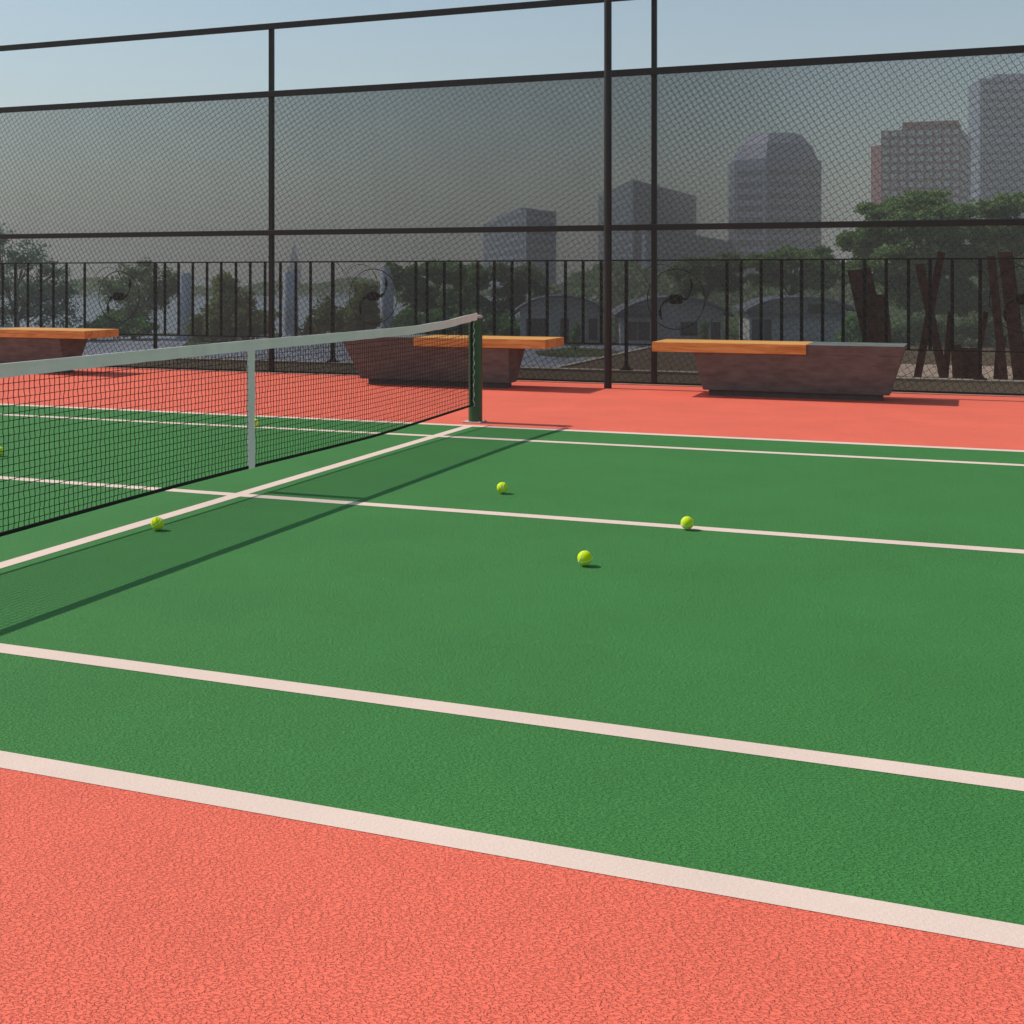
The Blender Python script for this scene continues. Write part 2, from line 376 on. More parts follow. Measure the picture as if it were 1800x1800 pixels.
# ------------------------------------------------------------------ benches
def bench(x_conc, x_wood, s, label, base_x, tint=None):
    """x_conc: outer x of the concrete end, x_wood: outer x of the timber end, s=+1 concrete on the right"""
    yf, yb = 10.06*H, 10.59*H; zt = .452*H; th = .079*H
    joint = (x_conc - s*.75)*H
    xo, xc = x_wood*H, x_conc*H
    o = empty('park_bench', ((x_conc+x_wood)/2*H, 10.3*H, 0), label, 'bench', 'benches along the court fence')
    b = MB(); n = 5; w = (yb-yf)/n
    for k in range(n):
        b.box(min(xo,joint-s*.003), max(xo,joint-s*.003), yf+k*w+(.004 if k else 0), yf+(k+1)*w-.004, zt-th, zt)
    b.build('wooden_seat', M_wood, o, .003)
    zb = .048*H
    (bw, bc) = base_x  # bottom x at timber side / concrete side, top x under timber
    tw = bw - s*.05
    def hx(xa0, xb0, xa1, xb1, z0, z1, f0, f1, k0, k1):
        B = MB(); l0, r0 = sorted((xa0*H, xb0*H)); l1, r1 = sorted((xa1*H, xb1*H))
        B.hexa([(l0,f0*H,z0),(r0,f0*H,z0),(r0,k0*H,z0),(l0,k0*H,z0)], [(l1,f1*H,z1),(r1,f1*H,z1),(r1,k1*H,z1),(l1,k1*H,z1)])
        return B
    # lower body up to the underside of the timber, upper block beside the timber
    zu = zt-th-.004
    tt = (zu-zb)/(zt-zb)
    cu = bc + (x_conc-bc)*tt
    B = hx(bw, bc, tw, cu, zb, zu, 10.25, 10.10, 10.44, 10.56)
    U = hx(joint/H, cu, joint/H, x_conc, zu, zt, 10.10, 10.063, 10.56, 10.585)
    # weld into one profile: add upper block to the same mesh
    B.add(U.v, U.f)
    B.build('concrete_base', M_conc, o, .006)
    P = MB(); l, r = sorted(((bw+s*.04)*H, (bc-s*.056)*H))
    P.box(l, r, 10.34*H, 10.42*H, 0, zb)
    P.box(l, r, 10.30*H, 10.34*H-.001, 0, zb-.004)
    P.build('plinth', M_plinth, o)
    return o
bench(-.493, -2.51, 1, 'wood and concrete bench at right between tall round pole and rusty steel beams', (-2.118, -.617))
bench(-5.46, -3.455, -1, 'wood and concrete bench partly hidden behind the net post and net', (-3.86, -5.34))
bench(-5.46-4.885, -3.455-4.885, -1, 'wood and concrete bench at left edge seen above the net tape', (-3.86-4.885, -5.34-4.885))

# ------------------------------------------------------------------ chain link fence and tall pole
FY = 11.07
fx = [-14.92, -10.86, -6.80, -2.74, 1.32]
ZR = [(1.452, .027), (2.885, .031), (3.585, .031)]
fence = empty('chain_link_fence', (fx[2]*H, FY*H, 0), 'tall black framed chain link court fence with dark shade cloth', 'fence')
for x in fx:
    b = MB(); r = .0235*H; b.box(x*H-r, x*H+r, FY*H-r, FY*H+r, -.01, 3.60*H); b.build('post', M_steel, fence, .006)
for z, r in ZR:
    b = MB(); b.box(fx[0]*H, fx[-1]*H, FY*H-.045-.026, FY*H-.0325, (z-r)*H, (z+r)*H); b.build('rail', M_steel, fence, .004)
b = MB(); b.box(fx[0]*H, fx[-1]*H, FY*H-.01, FY*H+.01, .012, .032); b.build('bottom_rail', M_steel, fence)
CELL = .066
for xa, xb in zip(fx, fx[1:]):
    x0, x1 = xa*H+.032, xb*H-.032; z0, z1 = .03, 2.87*H
    b = MB(); Wd = x1-x0; Hd = z1-z0
    for ang in (R(-60), R(30)):
        dx, dz = math.cos(ang), math.sin(ang); nx, nz = -dz, dx
        cs = [nx*x + nz*z for x in (0, Wd) for z in (0, Hd)]
        k = math.ceil(min(cs)/CELL)
        while k*CELL < max(cs):
            c0 = k*CELL; k += 1
            t0, t1 = -1e9, 1e9          # clip the line p = n*c0 + d*t to the panel
            for (p0, dd, hi) in ((nx*c0, dx, Wd), (nz*c0, dz, Hd)):
                a_, b2 = sorted(((0-p0)/dd, (hi-p0)/dd)); t0 = max(t0, a_); t1 = min(t1, b2)
            if t1 - t0 < .03: continue
            m2 = max(1, int((t1-t0)/(CELL/2))); pts = []
            for q in range(m2+1):
                t = t0 + (t1-t0)*q/m2; e = 0 if q in (0, m2) else .0030*math.sin(math.pi*t/CELL + k*math.pi*.5)
                pts.append((x0+nx*(c0+e)+dx*t, FY*H-.026+.0025*math.cos(math.pi*t/CELL + k*math.pi), z0+nz*(c0+e)+dz*t))
            b.tube(pts, .0033, 4, False, False)
    b.build('chain_link_mesh', M_wire, fence)
    b = MB(); b.add([(x0,FY*H-.012,z0),(x1,FY*H-.012,z0),(x1,FY*H-.012,z1),(x0,FY*H-.012,z1)], [(0,1,2,3)])
    b.build('shade_cloth', M_screen, fence)
lp = empty('light_pole', (-3.048*H, 10.60*H, 0), 'tall thick round black pole standing in front of the fence left of the right bench', 'pole')
lx, ly = -3.048*H, 10.60*H
pl = lathe([(.046,.0),(.046,3),(.045,6),(.044,9)], 24, (lx,ly)); pl.build('shaft', M_steel, lp)
lathe([(.047,9.0),(.05,9.02),(.03,9.05)], 16, (lx,ly)).build('top_cap', M_steel, lp)

# ------------------------------------------------------------------ ornamental railing behind the fence
RY = 12.42
rail = empty('ornamental_railing', (-5*H, RY*H, 0.035), 'dark ornamental iron railing with ring panels behind the chain link fence', 'railing')
def rx(u, v=520): return on_plane(u, v, RY).x
zt_, zb_ = 1.17*H, .295*H
xL, xR = rx(-60), rx(1900)
b = MB(); b.box(xL, xR, RY*H-.012, RY*H+.012, zt_-.012, zt_+.008); b.build('top_rail', M_rail, rail)
b = MB(); b.box(xL, xR, RY*H-.010, RY*H+.010, zb_-.010, zb_+.008); b.build('bottom_rail', M_rail, rail)
bars = [-38,-17,5,27,49,72,94,117,149,290,314,339,364,389,415,440,466,493,520,546,731,751,781,810,840,869,900,931,962,994,1025,1057,
        1278,1303,1338,1374,1409,1446,1482,1520,1558,1597,1635,1674,1850,1880]
for u in bars:
    x = rx(u); b = MB()
    b.box(x-.021, x+.021, RY*H-.008, RY*H+.008, zb_, zt_-.012); b.build('baluster', M_rail, rail)
for u in (273, 585, 1101, 1723):
    x = rx(u); b = MB(); b.box(x-.022, x+.022, RY*H-.022, RY*H+.022, .035, zt_-.011)
    b.prism([(x-.08,RY*H-.05),(x+.08,RY*H-.05),(x+.08,RY*H+.05),(x-.08,RY*H+.05)], .035, .055)
    b.prism([(x-.055,RY*H-.03),(x+.055,RY*H-.03),(x+.055,RY*H+.03),(x-.055,RY*H+.03)], .055, .11, [(x-.022,RY*H-.022),(x+.022,RY*H-.022),(x+.022,RY*H+.022),(x-.022,RY*H+.022)])
    b.build('rail_post', M_rail, rail)
def ornament(u, v):
    c = on_plane(u, v, RY); s = .30*H; y = RY*H
    b = MB(); b.tube([(c.x+s*math.cos(t), y, c.z+s*1.03*math.sin(t)) for t in [2*math.pi*k/48 for k in range(49)]], .006, 6, False)
    ring = b.build('ring', M_rail, rail)
    b = MB(); w, h = .066*H*1.1, .045*H*1.1
    pr_ = [(c.x+w*math.copysign(abs(math.cos(t))**.6, math.cos(t)), c.z+h*math.copysign(abs(math.sin(t))**.6, math.sin(t))) for t in [2*math.pi*k/24 for k in range(24)]]
    b.add([(x,y-.02,z) for x,z in pr_]+[(x,y+.02,z) for x,z in pr_], [tuple(range(24)), tuple(range(47,23,-1))]+[((k+1)%24,k,24+k,24+(k+1)%24) for k in range(24)])
    b.build('hub_plaque', M_rail, ring)
    for sg in (1, -1):
        pts = []; rr = []
        for k in range(15):
            t = k/14; a = -.2 + 1.75*t; r_ = s*(.25+.62*t)
            pts.append((c.x+sg*(r_*math.cos(a*.62)), y, c.z+sg*(r_*math.sin(a*.62)*.95 + .01))); rr.append(.010 + .022*max(0, math.sin(t*math.pi*3.2))*(1-t*.4))
        b = MB(); b.tube(pts, rr, 6); b.build('leaf_scroll', M_rail, ring)
        b = MB(); b.tube([(c.x-sg*s*.55+s*.75*math.cos(t), y+.005, c.z+sg*(s*.35+s*.85*math.sin(t))) for t in [(.35+2.1*k/20)*1 for k in range(21)]], .004, 5); b.build('scroll', M_rail, ring)
    for sg in (1, -1):
        b = MB(); b.tube([(c.x+sg*(s*1.0+.03*k), y, c.z+s*.55+(zt_-c.z-s*.55)*(k/8)**.7) for k in range(9)], .004, 5); b.build('scroll', M_rail, ring)
for u in (209, 656, 1188, 1800): ornament(u, 521 if u < 1000 else 526)

# ------------------------------------------------------------------ rusty steel beams on the terrace
BX = 'rusty steel beams standing on the terrace'
def beam(u0, v0, u1, v1, wpx, Y, label, flat=.5):
    a = on_plane(u0, v0, Y); c = on_plane(u1, v1, Y)
    Zd = c.y/ math.cos(TH)
    w = wpx/F*12*H/2; d = w*flat
    k = (0.0 - c.z)/(a.z-c.z); base = c + (a-c)*k; base.z = 0.0
    ax = (a-base); L = ax.length; ax.normalize()
    yv = Vector((0,1,0)); xv = yv.cross(ax).normalized()
    b = MB(); t = min(.02, w*.3)
    def blk(x0, x1, y0, y1, e=0):
        q = lambda x, y, s: base + xv*x + yv*y + ax*s
        zz = base.z
        def low(x, y):  # cut the foot level with the ground
            p = q(x, y, 0); s = (-p.z)/ax.z; return p + ax*s
        b.hexa([low(x0,y0),low(x1,y0),low(x1,y1),low(x0,y1)], [q(x0,y0,L+e),q(x1,y0,L-e),q(x1,y1,L-e),q(x0,y1,L+e)])
    blk(-w, w, -d, -d+t, wpx*.0006); blk(-w, w, d-t, d); blk(-t/2, t/2, -d+t, d-t)
    o = b.build('steel_beam', M_rust, None, .002, base)
    tag(o, label, 'steel beam', BX)
beam(1510, 474, 1553, 668, 40, 12.85, 'widest rusty steel beam, leaning left above the end of the right bench')
beam(1550, 518, 1563, 668, 20, 12.75, 'short rusty steel beam beside the widest leaning one, near the right bench end')
beam(1616, 464, 1660, 668, 15, 12.62, 'slim rusty steel beam leaning left, one arm of the crossed X pair')
beam(1655, 443, 1612, 667, 13, 12.75, 'tall slim rusty steel beam leaning right, other arm of the crossed X pair')
beam(1672, 548, 1661, 668, 11, 12.85, 'thin short rusty steel beam just right of the crossed pair')
beam(1680, 606, 1684, 670, 17, 12.60, 'low dark rusty steel stub right beside the squat wide block')
beam(1703, 612, 1704, 672, 30, 12.70, 'squat wide rusty steel block standing low before the railing post', .8)
beam(1733, 548, 1712, 668, 9, 12.85, 'thin rusty steel beam leaning right behind the railing post')
beam(1742, 450, 1765, 672, 14, 12.62, 'tall narrow rusty steel beam next to the thickest tall one')
beam(1767, 443, 1795, 674, 24, 12.70, 'thickest tall rusty steel beam, near the right picture edge')
beam(1760, 590, 1754, 672, 16, 12.90, 'short rusty steel plate at the foot of the tall narrow beam')
beam(1812, 600, 1806, 674, 22, 12.75, 'low rusty steel beam cut by the right picture edge')

# ------------------------------------------------------------------ trees and shrubs
def tree(name, label, cat, u, vb, blobs, leafm, n, size, group=None, trunk=True, dz=1.0, Z=None, tr=.18):
    Z = Z or F*(H-GZ)/(vb-HZ); base = at(u, vb, Z); base.z = GZ
    k = Z/F; rg = random.Random(int(u*7+vb))
    t = empty(name, base, label, cat, group)
    b = MB(); cs = []
    tot = sum(bl[2]*bl[3] for bl in blobs)
    for (bu, bv, ru, rv) in blobs:
        off = rg.uniform(-.6, .6)*ru*k*dz
        c = at(bu, bv, Z+off); rx_, rz_ = ru*k, rv*k; ry_ = (rx_+rz_)/2*dz
        cs.append((c, rx_, rz_))
        sub = [(Vector((rg.gauss(0,1),rg.gauss(0,1),rg.gauss(0,1))).normalized()*(.9*rg.random()**.45), rg.uniform(.22,.40)) for _ in range(40)]
        for _ in range(int(n*ru*rv/tot)):
            q, sr = rg.choice(sub)
            d = Vector((rg.gauss(0,1),rg.gauss(0,1),rg.gauss(0,1))).normalized()*(sr*rg.random()**.45)
            w = q + d
            p = c + Vector((w.x*rx_, w.y*ry_, w.z*rz_))
            if p.z < GZ+.05: continue
            s_ = size*rg.uniform(.55,1.35)
            a = Vector((rg.gauss(0,1),rg.gauss(0,1),rg.gauss(0,.7))).normalized(); e = a.cross(Vector((rg.gauss(0,1),rg.gauss(0,1),rg.gauss(0,1)))).normalized()
            b.add([p-a*s_, p-e*s_*.45, p+a*s_, p+e*s_*.45], [(0,1,2,3)])
    b.build('crown' if trunk else 'foliage', leafm, t)
    tb = MB(); top = max(cs, key=lambda q: q[0].z)[0]
    if trunk:
        mid = base + Vector((rg.uniform(-.2,.2), 0, (min(q[0].z for q in cs)-GZ)*.6 + .6))
        tb.tube([base+Vector((0,0,-.05)), base+Vector((.05,0,.5)), mid], [tr*1.5, tr*1.05, tr*.85], 8)
        for c, rx_, rz_ in cs:
            m1 = mid.lerp(c, .5) + Vector((rg.uniform(-.3,.3), rg.uniform(-.3,.3), rz_*.1))
            tb.tube([mid, m1, c+Vector((0,0,rz_*.3))], [tr*.6, tr*.35, tr*.1], 6)
            for _ in range(4):
                e = c + Vector((rg.uniform(-.7,.7)*rx_, rg.uniform(-.6,.6)*rx_, rg.uniform(0,.7)*rz_))
                tb.tube([m1, m1.lerp(e,.5)+Vector((0,0,.1)), e], [tr*.25, tr*.15, tr*.05], 5)
        tb.build('trunk', M_bark, t)
    else:
        for c, rx_, rz_ in cs:
            g0 = Vector((c.x, c.y, GZ-.03)); tb = MB(); tb.tube([g0, g0.lerp(c,.5), c], [.06,.045,.02], 5)
            tb.build('stem', M_bark, t)
    return t
L_dark = leaf('leaf_dark', (.12,.175,.12)); L_blue = leaf('leaf_blue_green', (.09,.17,.165)); L_bright = leaf('leaf_bright', (.155,.245,.125))
L_olive = leaf('leaf_olive', (.16,.20,.095)); L_fresh = leaf('leaf_fresh', (.11,.22,.105))
G = 'park trees beyond the railing'; GB = 'shrubs in the park beyond the railing'
tree('pine_tree', 'dark blue green pine rising at the left picture edge above the left bench', 'tree', 30, 598,
     [(-15,428,50,36),(45,448,48,30),(88,478,40,28),(0,490,70,36),(60,520,62,30),(118,515,28,30),(10,550,70,30),(95,555,50,26)], L_blue, 9500, .16, G, tr=.22)
tree('park_tree', 'round crowned dark tree behind the left ring of the railing', 'tree', 235, 596,
     [(240,480,42,24),(205,510,38,28),(270,515,40,34),(235,548,52,30),(300,500,24,30)], L_dark, 7500, .16, G)
tree('shrub', 'low dark green bush at the foot of the left ring of the railing', 'shrub', 215, 598,
     [(200,572,40,22),(245,578,36,20),(165,580,26,16)], L_fresh, 5500, .17, GB, False)
tree('cone_bush', 'tall olive cone shaped bush left of the fence post, beyond the railing', 'bush', 400, 600,
     [(398,512,30,32),(400,555,54,42),(365,572,40,30),(446,565,42,34),(410,532,46,30)], L_olive, 18000, .17, GB, False)
tree('shrub', 'small dull green bush just left of the third railing post', 'shrub', 575, 598,
     [(572,553,24,34),(592,570,28,26),(546,575,22,22),(610,560,20,30)], L_olive, 6500, .17, GB, False)
tree('cone_bush', 'round olive bush seen inside the middle ring of the railing', 'bush', 640, 600,
     [(640,520,26,30),(640,560,32,34),(615,578,26,20)], L_olive, 10000, .17, GB, False)
tree('park_tree', 'wide dark tree right of the middle ring, above the net post', 'tree', 775, 597,
     [(720,490,34,26),(775,478,44,22),(830,490,42,26),(745,525,40,28),(810,530,46,30),(690,480,22,20)], L_bright, 30000, .17, G)
tree('park_tree', 'spreading dark tree behind the middle bench and left of the arched pavilion', 'tree', 905, 597,
     [(880,480,34,20),(930,490,40,24),(900,520,38,28),(955,515,26,22),(870,545,30,24)], L_dark, 7500, .16, G)
tree('shrub', 'broad green bush behind the net post and middle bench', 'shrub', 810, 603,
     [(720,565,36,28),(770,572,38,26),(825,570,40,28),(880,575,34,24),(915,585,24,16)], L_fresh, 12000, .17, GB, False)
tree('cone_bush', 'small clipped conical bush in front of the left arched pavilion', 'bush', 1012, 616,
     [(1012,578,9,13),(1012,592,13,14),(1012,604,15,10)], L_fresh, 1500, .09, GB, False)
tree('cone_bush', 'small clipped conical bush right of the middle arched pavilion front', 'bush', 1238, 612,
     [(1238,572,7,10),(1238,585,10,13),(1238,600,11,10)], L_fresh, 1200, .09, GB, False)
tree('park_tree', 'hazy green tree over the roof of the middle arched pavilion', 'tree', 1240, 588,
     [(1195,478,26,18),(1240,468,40,20),(1285,462,34,18),(1220,500,38,22),(1275,495,40,22)], L_dark, 11000, .18, G)
tree('park_tree', 'bright green tree behind the right bench and arched pavilion', 'tree', 1390, 590,
     [(1340,462,38,20),(1395,452,42,20),(1440,455,38,22),(1360,490,40,22),(1420,492,42,24),(1470,480,30,24)], L_bright, 14000, .2, G)
tree('park_tree', 'large bright green tree below the brick tower, spreading over the steel beams', 'tree', 1600, 606,
     [(1560,372,52,22),(1620,355,60,22),(1540,410,44,26),(1600,400,66,32),(1500,425,30,20),(1670,390,56,36),(1560,455,66,34),(1640,450,70,36),(1600,505,80,34),(1520,480,40,26),(1690,520,50,36),(1600,430,90,50),(1640,530,60,30),(1690,455,50,36)], L_bright, 80000, .17, G, tr=.3)
tree('park_tree', 'large dark green tree at the right picture edge behind the thick beams', 'tree', 1770, 606,
     [(1790,480,70,60),(1760,365,50,24),(1815,350,50,26),(1740,410,46,30),(1800,420,60,36),(1760,470,60,36),(1800,530,60,40),(1730,540,40,36)], L_bright, 45000, .17, G, tr=.3)
tree('shrub', 'bright green bush at the foot of the widest leaning beam', 'shrub', 1505, 612,
     [(1495,572,18,22),(1515,588,20,20),(1480,592,14,14)], L_fresh, 2200, .12, GB, False)
tree('hedge', 'long dark green hedge low behind the rusty steel beams', 'hedge', 1660, 618,
     [(1570,585,34,30),(1620,580,38,32),(1670,583,38,30),(1720,580,38,32),(1780,582,44,32)], L_dark, 16000, .13, None, False)
# distant wood as one mass
b = MB(); rg = random.Random(3)
for k in range(22000):
    u = rg.uniform(-500, 2400); Z = rg.uniform(330, 420) if u < 1000 else rg.uniform(200, 300)
    hmax = 2.8 + 1.2*math.sin(u*.013) + .9*math.sin(u*.041+1) + (3.2 if u > 1000 else 0)
    p = at(u, HZ, Z); p.z = GZ + hmax*rg.random()**.6
    a = Vector((rg.gauss(0,1),rg.gauss(0,1),rg.gauss(0,1))).normalized(); e = a.cross(Vector((rg.gauss(0,1),rg.gauss(0,1),rg.gauss(0,1)))).normalized(); s_ = rg.uniform(.5,1.1)
    b.add([p-a*s_, p-e*s_*.6, p+a*s_, p+e*s_*.6], [(0,1,2,3)])
o = b.build('distant_wood', L_dark); o['kind'] = 'stuff'; tag(o, 'far low band of hazy trees along the horizon', 'wood')

# ------------------------------------------------------------------ pavilions, pillars
M_pwall = simple('pavilion_render', (.46,.47,.47), .8, 0, .12, 1.0)
M_proof = simple('pavilion_roof', (.13,.13,.17), .6, 0, .2, 1.0)
M_glass = simple('dark_glazing', (.05,.055,.06), .25, 0, .3, 1.5)
M_pillar = simple('pale_stone_pillar', (.55,.60,.72), .7, 0, .1, .6)
def pavilion(u0, u1, vtop, vedge, vb, label, doors, low=None):
    Z = F*(H-GZ)/(vb-HZ); o = empty('pavilion', at((u0+u1)/2, vb, Z), label, 'pavilion', 'arched roof pavilions in the park')
    ex = Vector((math.cos(TH), math.sin(TH), 0)); ey = Vector((-math.sin(TH), math.cos(TH), 0)); ez = Vector((0,0,1))
    k = Z/F; c = at((u0+u1)/2, vb, Z); c.z = GZ
    W = (u1-u0)/2*k; zt = (vb-vtop)*k; ze = (vb-vedge)*k; D = 5.0
    P = lambda x, y, z: c + ex*x + ey*y + ez*z
    b = MB(); n = 18; th = 4.5*k
    arc = [(-W*1.0+2*W*i/n, ze+(zt-ze)*(1-(abs(i/n*2-1)**2.5))) for i in range(n+1)]
    vs = [P(x,-1.5,z) for x,z in arc]+[P(x,-1.5,z-th) for x,z in arc]+[P(x,D,z) for x,z in arc]+[P(x,D,z-th) for x,z in arc]; m = n+1
    fs = []
    for i in range(n): fs += [(i,m+i,m+i+1,i+1),(i,i+1,2*m+i+1,2*m+i),(m+i,3*m+i,3*m+i+1,m+i+1),(2*m+i,2*m+i+1,3*m+i+1,3*m+i)]
    fs += [(0,2*m,3*m,m),(n,m+n,3*m+n,2*m+n)]
    b.add(vs, fs); b.build('roof', M_proof, o)
    b = MB(); w = W*.88
    arc2 = [(-w+2*w*i/n, ze+(zt-ze)*(1-(abs(w/W*(i/n*2-1))**2.5))-th*1.05) for i in range(n+1)]
    vs = [P(x,0,0) for x,z in arc2]+[P(x,0,z) for x,z in arc2]+[P(x,D-.5,0) for x,z in arc2]+[P(x,D-.5,z) for x,z in arc2]
    fs = []
    for i in range(n): fs += [(i,i+1,m+i+1,m+i),(2*m+i,3*m+i,3*m+i+1,2*m+i+1)]
    fs += [(0,m,3*m,2*m),(n,2*m+n,3*m+n,m+n)]
    b.add(vs, fs); b.build('wall', M_pwall, o)
    for (ua, ub, va, vb2) in doors:
        xa, xb = (ua-(u0+u1)/2)*k, (ub-(u0+u1)/2)*k; z0, z1 = max(0.05,(vb-vb2)*k), (vb-va)*k
        B = MB(); q = [P(xa,-.06,z0),P(xb,-.06,z0),P(xb,.02,z0),P(xa,.02,z0)]; B.hexa(q, [p+ez*(z1-z0) for p in q])
        B.build('window', M_glass, o)
    if low:
        ua, ub, va = low; xa, xb = (ua-(u0+u1)/2)*k, (ub-(u0+u1)/2)*k; z1 = (vb-va)*k
        B = MB(); q = [P(xa,-1.0,z1),P(xb,-1.0,z1),P(xb,-.08,z1),P(xa,-.08,z1)]; B.hexa(q, [p+ez*.28 for p in q]); B.build('canopy', M_proof, o)
pavilion(905, 1064, 519, 545, 604, 'pale pavilion with arched grey roof left of the tall round pole', [(925,960,560,590),(985,1000,560,600),(1035,1050,560,598)])
pavilion(1078, 1284, 521, 552, 608, 'pale pavilion with arched grey roof between the fence post and right ring of the railing', [(1098,1120,566,598),(1122,1142,566,598),(1196,1226,566,590),(1250,1266,566,604)], (1084,1150,558))
pavilion(1306, 1500, 521, 543, 606, 'pale pavilion with arched grey roof behind the right bench', [(1322,1336,562,600),(1342,1356,562,600),(1420,1450,534,552)], (1310,1480,556))
def pillar(u, w, vt, vb, label):
    Z = F*(H-GZ)/(vb-HZ); k = Z/F; c = at(u, vb, Z)
    B = MB(); r = w/2*k
    B.prism([(c.x+r*1.5*math.cos(t), c.y+r*1.5*math.sin(t)) for t in [2*math.pi*i/16 for i in range(16)]], GZ, GZ+.3)
    B.tube([(c.x,c.y,GZ+.3),(c.x,c.y,GZ+(vb-vt)*k)], r, 16, True, True, r*.88)
    tag(B.build('pillar', M_pillar, None, 0, (c.x,c.y,GZ)), label, 'pillar', 'pale pillars in the park')
pillar(326, 22, 480, 597, 'pale blue grey pillar between the left round tree and olive cone bush')
pillar(511, 28, 478, 597, 'pale blue grey pillar just right of the left fence post')
pillar(680, 25, 470, 597, 'pale blue grey pillar crossing the right side of the middle ring')

# ------------------------------------------------------------------ city towers
def facade(name, wall, win, sx, sz, mortar, lit=0.0):
    m, nt, b, out = mat(name); c = coords(nt)
    return m
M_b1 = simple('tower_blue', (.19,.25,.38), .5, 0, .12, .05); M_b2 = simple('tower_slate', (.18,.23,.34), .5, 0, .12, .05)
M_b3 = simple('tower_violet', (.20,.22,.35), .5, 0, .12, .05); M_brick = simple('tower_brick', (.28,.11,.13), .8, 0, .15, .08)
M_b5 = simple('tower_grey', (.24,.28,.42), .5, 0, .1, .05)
M_band = simple('window_band', (.06,.09,.16), .3, 0, .3, .15); M_paleb = simple('pale_glazing', (.46,.52,.62), .3, 0, .35, .6)
def tower(label, fp, zt, m, group='city towers on the skyline', extra=None):
    """fp: [(u, Z), ...] footprint, near faces first from left to right"""
    pts = [at(u, HZ, Z) for u, Z in fp]; c = sum(pts, Vector())/len(pts); c.z = GZ
    o = empty('tower_block', c, label, 'building', group)
    b = MB(); b.prism([(p.x,p.y) for p in pts], GZ, zt); b.build('wall', m, o)
    return o, pts
def box_fp(l, n, r):
    """near corner n with left and right corners; adds the back corner"""
    L, Nn, Rr = [at(u, HZ, Z) for u, Z in (l, n, r)]
    Bk = L + Rr - Nn
    return [L, Nn, Rr, Bk]
def tower2(label, pts, zt, m, bands=None, cols=None, winm=None, name='tower_block', roof=True, inset=.08, gap=.55, z0=GZ, part='window_band'):
    c = sum(pts, Vector())/len(pts); c.z = GZ
    o = empty(name, c, label, 'building', 'city towers on the skyline')
    b = MB(); b.prism([(p.x,p.y) for p in pts], GZ, zt); b.build('wall', m, o)
    if roof:
        b = MB(); q = [c + (p-c)*.55 for p in pts]; b.prism([(p.x,p.y) for p in q], zt, zt+2.2); b.build('roof_plant', m, o)
    faces = list(zip(pts[:-1] if len(pts) > 3 else pts, pts[1:]))[:2]
    for fi, (p, q) in enumerate(faces):
        d = (q-p); d.z = 0; L = d.length; d.normalize(); nrm = Vector((d.y,-d.x,0))
        if bands:
            fh = (zt-z0)/bands
            for k in range(bands):
                za = z0+fh*(k+.28); zc = za+fh*gap
                if zc < -2: continue
                nc = cols[fi] if cols else 1
                for j in range(nc):
                    a = L*(j+.16)/nc if nc > 1 else L*.04; e = L*(j+.84)/nc if nc > 1 else L*.96
                    B = MB(); P0, P1 = p+d*a, p+d*e
                    q4 = [(P0+nrm*inset), (P1+nrm*inset), (P1-nrm*.1), (P0-nrm*.1)]
                    B.hexa([(v.x,v.y,za) for v in q4], [(v.x,v.y,zc) for v in q4])
                    B.build('window' if nc > 1 else part, winm or M_band, o)
    return o
hz = lambda v, Z: H + (HZ-v)*Z/F
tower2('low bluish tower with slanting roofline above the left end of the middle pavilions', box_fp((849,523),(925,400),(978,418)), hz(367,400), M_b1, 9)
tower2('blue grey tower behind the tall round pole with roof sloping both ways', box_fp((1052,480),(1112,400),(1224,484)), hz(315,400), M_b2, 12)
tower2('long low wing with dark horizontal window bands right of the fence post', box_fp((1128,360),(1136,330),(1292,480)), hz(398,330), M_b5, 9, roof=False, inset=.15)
# chamfered tower
c = at(1361, HZ, 470); rr = 79/F*470
octo = [Vector((c.x+rr*1.03*math.cos(a), c.y+rr*1.03*math.sin(a), 0)) for a in [TH+R(22.5)+math.pi+i*R(45) for i in range(8)]]
o = empty('tower_block', (c.x,c.y,GZ), 'tall violet blue tower with chamfered crown, middle of the skyline', 'building', 'city towers on the skyline')
zs, zt = hz(285,470), hz(238,470)
b = MB(); b.prism([(p.x,p.y) for p in octo], GZ, zs); b.build('wall', M_b3, o)
b = MB(); cc = Vector((c.x,c.y,0)); inn = [cc+(p-cc)*.93 for p in octo]; i2 = [cc+(p-cc)*.55 for p in octo]
b.prism([(p.x,p.y) for p in inn], zs, hz(258,470), [(q.x,q.y) for q in [cc+(p-cc)*.80 for p in octo]])
b.prism([(q.x,q.y) for q in [cc+(p-cc)*.78 for p in octo]], hz(258,470), zt, [(p.x,p.y) for p in i2]); b.build('crown', M_b3, o)
for fi in range(8):
    p, q = octo[fi], octo[(fi+1)%8]; d = (q-p).normalized(); nrm = Vector((d.y,-d.x,0)); L = (q-p).length
    if nrm.dot(cc) > 0: continue
    for k in range(9):
        for (za, zc) in ((GZ+8+(zs-GZ-10)*(k)/9, GZ+8+(zs-GZ-10)*(k+.5)/9),):
            B = MB(); P0, P1 = p+d*L*.08, p+d*L*.92; q4 = [P0+nrm*.1,P1+nrm*.1,P1-nrm*.1,P0-nrm*.1]
            B.hexa([(v.x,v.y,za) for v in q4], [(v.x,v.y,zc) for v in q4]); B.build('window_band', M_band, o)
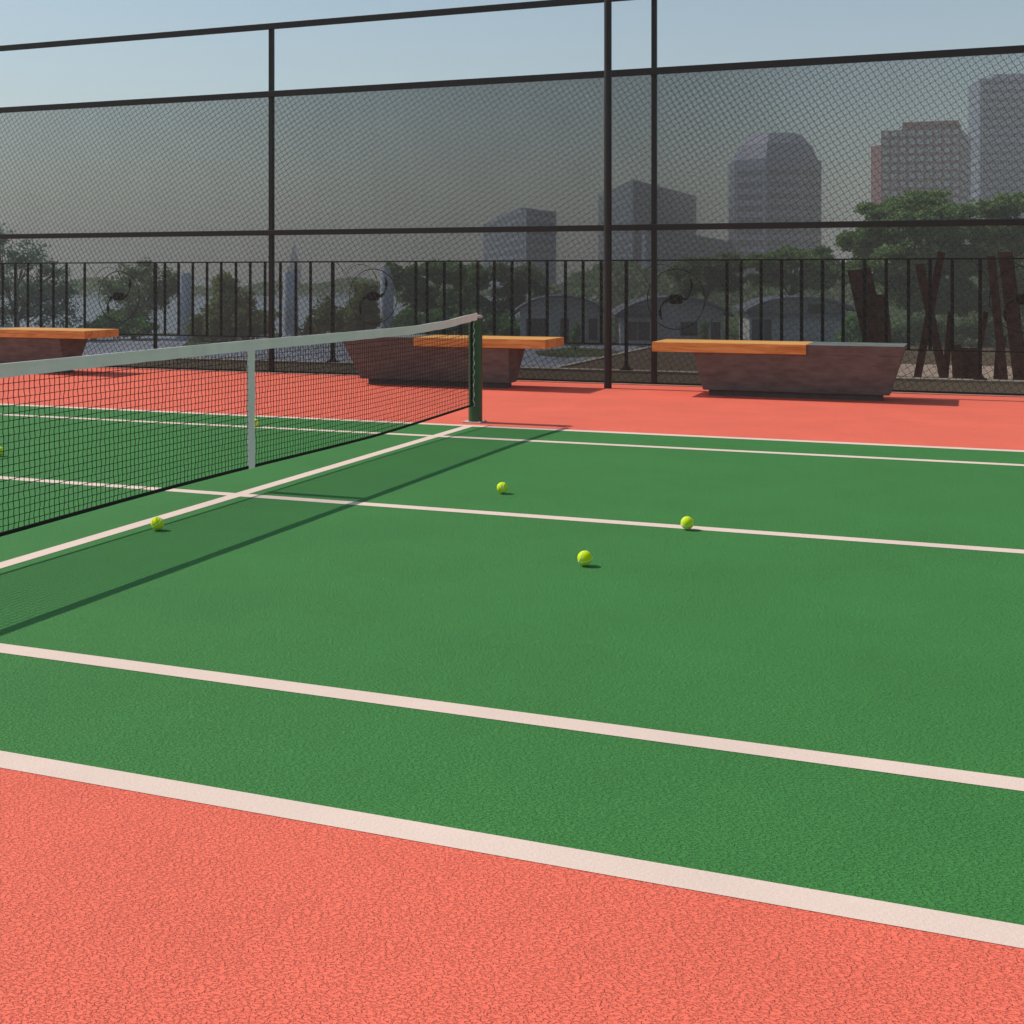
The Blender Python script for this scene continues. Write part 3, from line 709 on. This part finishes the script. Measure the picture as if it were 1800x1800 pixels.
# brick tower with window grid
bp = box_fp((1549,428),(1688,420),(1706,450))
tb_ = tower2('reddish brick tower with square window grid above the big green tree', bp, hz(225,420), M_brick, 19, (9,1), M_paleb, inset=.06, gap=.6)
Bk = MB(); q = [p.copy() for p in box_fp((1586,431),(1684,425),(1690,440))]
Bk.prism([(p.x,p.y) for p in q], hz(225,420)+2.3, hz(225,420)+2.9+.4); Bk.build('roof_parapet', M_brick, tb_)
Bs = MB(); Bs.prism([(p.x,p.y) for p in box_fp((1531,434),(1549,429.5),(1552,450))], GZ, hz(256,432)); Bs.build('side_wing', M_brick, tb_)
for k in range(9):
    B = MB(); d = (bp[1]-bp[0]); nrm = Vector((d.y,-d.x,0)).normalized()
    for j in range(1):
        z = hz(225,420)-2.0-k*0
# grey tower at the right edge
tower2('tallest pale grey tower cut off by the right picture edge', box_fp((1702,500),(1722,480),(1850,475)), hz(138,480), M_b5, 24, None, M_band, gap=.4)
# thin far spire
c = at(517, HZ, 700); o = empty('spire_tower', (c.x,c.y,GZ), 'thin pale blue far tower with pointed spire right of the left fence post', 'building', 'city towers on the skyline')
w = 11/F*700; sq = lambda s: [(c.x-s,c.y-s),(c.x+s,c.y-s),(c.x+s,c.y+s),(c.x-s,c.y+s)]
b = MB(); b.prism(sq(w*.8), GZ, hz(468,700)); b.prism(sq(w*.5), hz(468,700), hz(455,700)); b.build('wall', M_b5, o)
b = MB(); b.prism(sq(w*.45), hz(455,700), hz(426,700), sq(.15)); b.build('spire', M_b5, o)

# ------------------------------------------------------------------ haze
b = MB(); b.box(-2600, 2600, -2600, 2600, GZ-1.2, 92)
m = bpy.data.materials.new('haze_air'); m.use_nodes = True; nt = m.node_tree
nt.nodes.remove(nt.nodes['Principled BSDF']); pv = nt.nodes.new('ShaderNodeVolumePrincipled')
pv.inputs['Color'].default_value = (.98,.96,.93,1); pv.inputs['Density'].default_value = HAZE = .0012; pv.inputs['Anisotropy'].default_value = .0
nt.links.new(pv.outputs[0], nt.nodes['Material Output'].inputs['Volume'])
o = b.build('haze', m); o['kind'] = 'stuff'; o['label'] = 'thin pale haze over the park and city'; o['category'] = 'haze'

# ------------------------------------------------------------------ light, sky, camera
EL = R(48.5)
w = bpy.data.worlds.new('World'); S.world = w; w.use_nodes = True; nt = w.node_tree
sk = nt.nodes.new('ShaderNodeTexSky'); sk.sky_type = 'NISHITA'; sk.sun_disc = False
sk.sun_elevation = EL; sk.sun_rotation = R(-90); sk.air_density = 1.0; sk.dust_density = 1.0; sk.ozone_density = .35
bg = nt.nodes['Background']; bg.inputs[1].default_value = .124; wb = nt.nodes.new('ShaderNodeMix'); wb.data_type = 'RGBA'; wb.blend_type = 'MULTIPLY'; wb.inputs[0].default_value = 1
wb.inputs[7].default_value = (.99, 1.06, .98, 1)      # milky, slightly green-blue city sky
nt.links.new(sk.outputs[0], wb.inputs[6]); nt.links.new(wb.outputs[2], bg.inputs[0])
sl = bpy.data.lights.new('sun', 'SUN'); sl.energy = 4.15; sl.angle = R(.4); sl.color = (1, .93, .84)
so = bpy.data.objects.new('sun', sl); COL.objects.link(so)
d = Vector((math.cos(EL), math.cos(EL)*math.tan(R(.8)), -math.sin(EL)))
so.rotation_euler = d.to_track_quat('-Z', 'Y').to_euler()
cam = bpy.data.cameras.new('camera'); co = bpy.data.objects.new('camera', cam); COL.objects.link(co)
co.location = (0, 0, H); co.rotation_euler = (R(90), 0, TH)
cam.sensor_width = 36; cam.lens = F/1800*36; cam.shift_y = -(900-HZ)/1800; cam.clip_end = 6000; cam.clip_start = .05
S.camera = co
S.view_settings.view_transform = 'Standard'; S.view_settings.look = 'None'; S.view_settings.exposure = 0; S.view_settings.gamma = 1
S.cycles.max_bounces = 6; S.cycles.volume_bounces = 0; S.cycles.transparent_max_bounces = 12
S.render.resolution_x = S.render.resolution_y = 1024
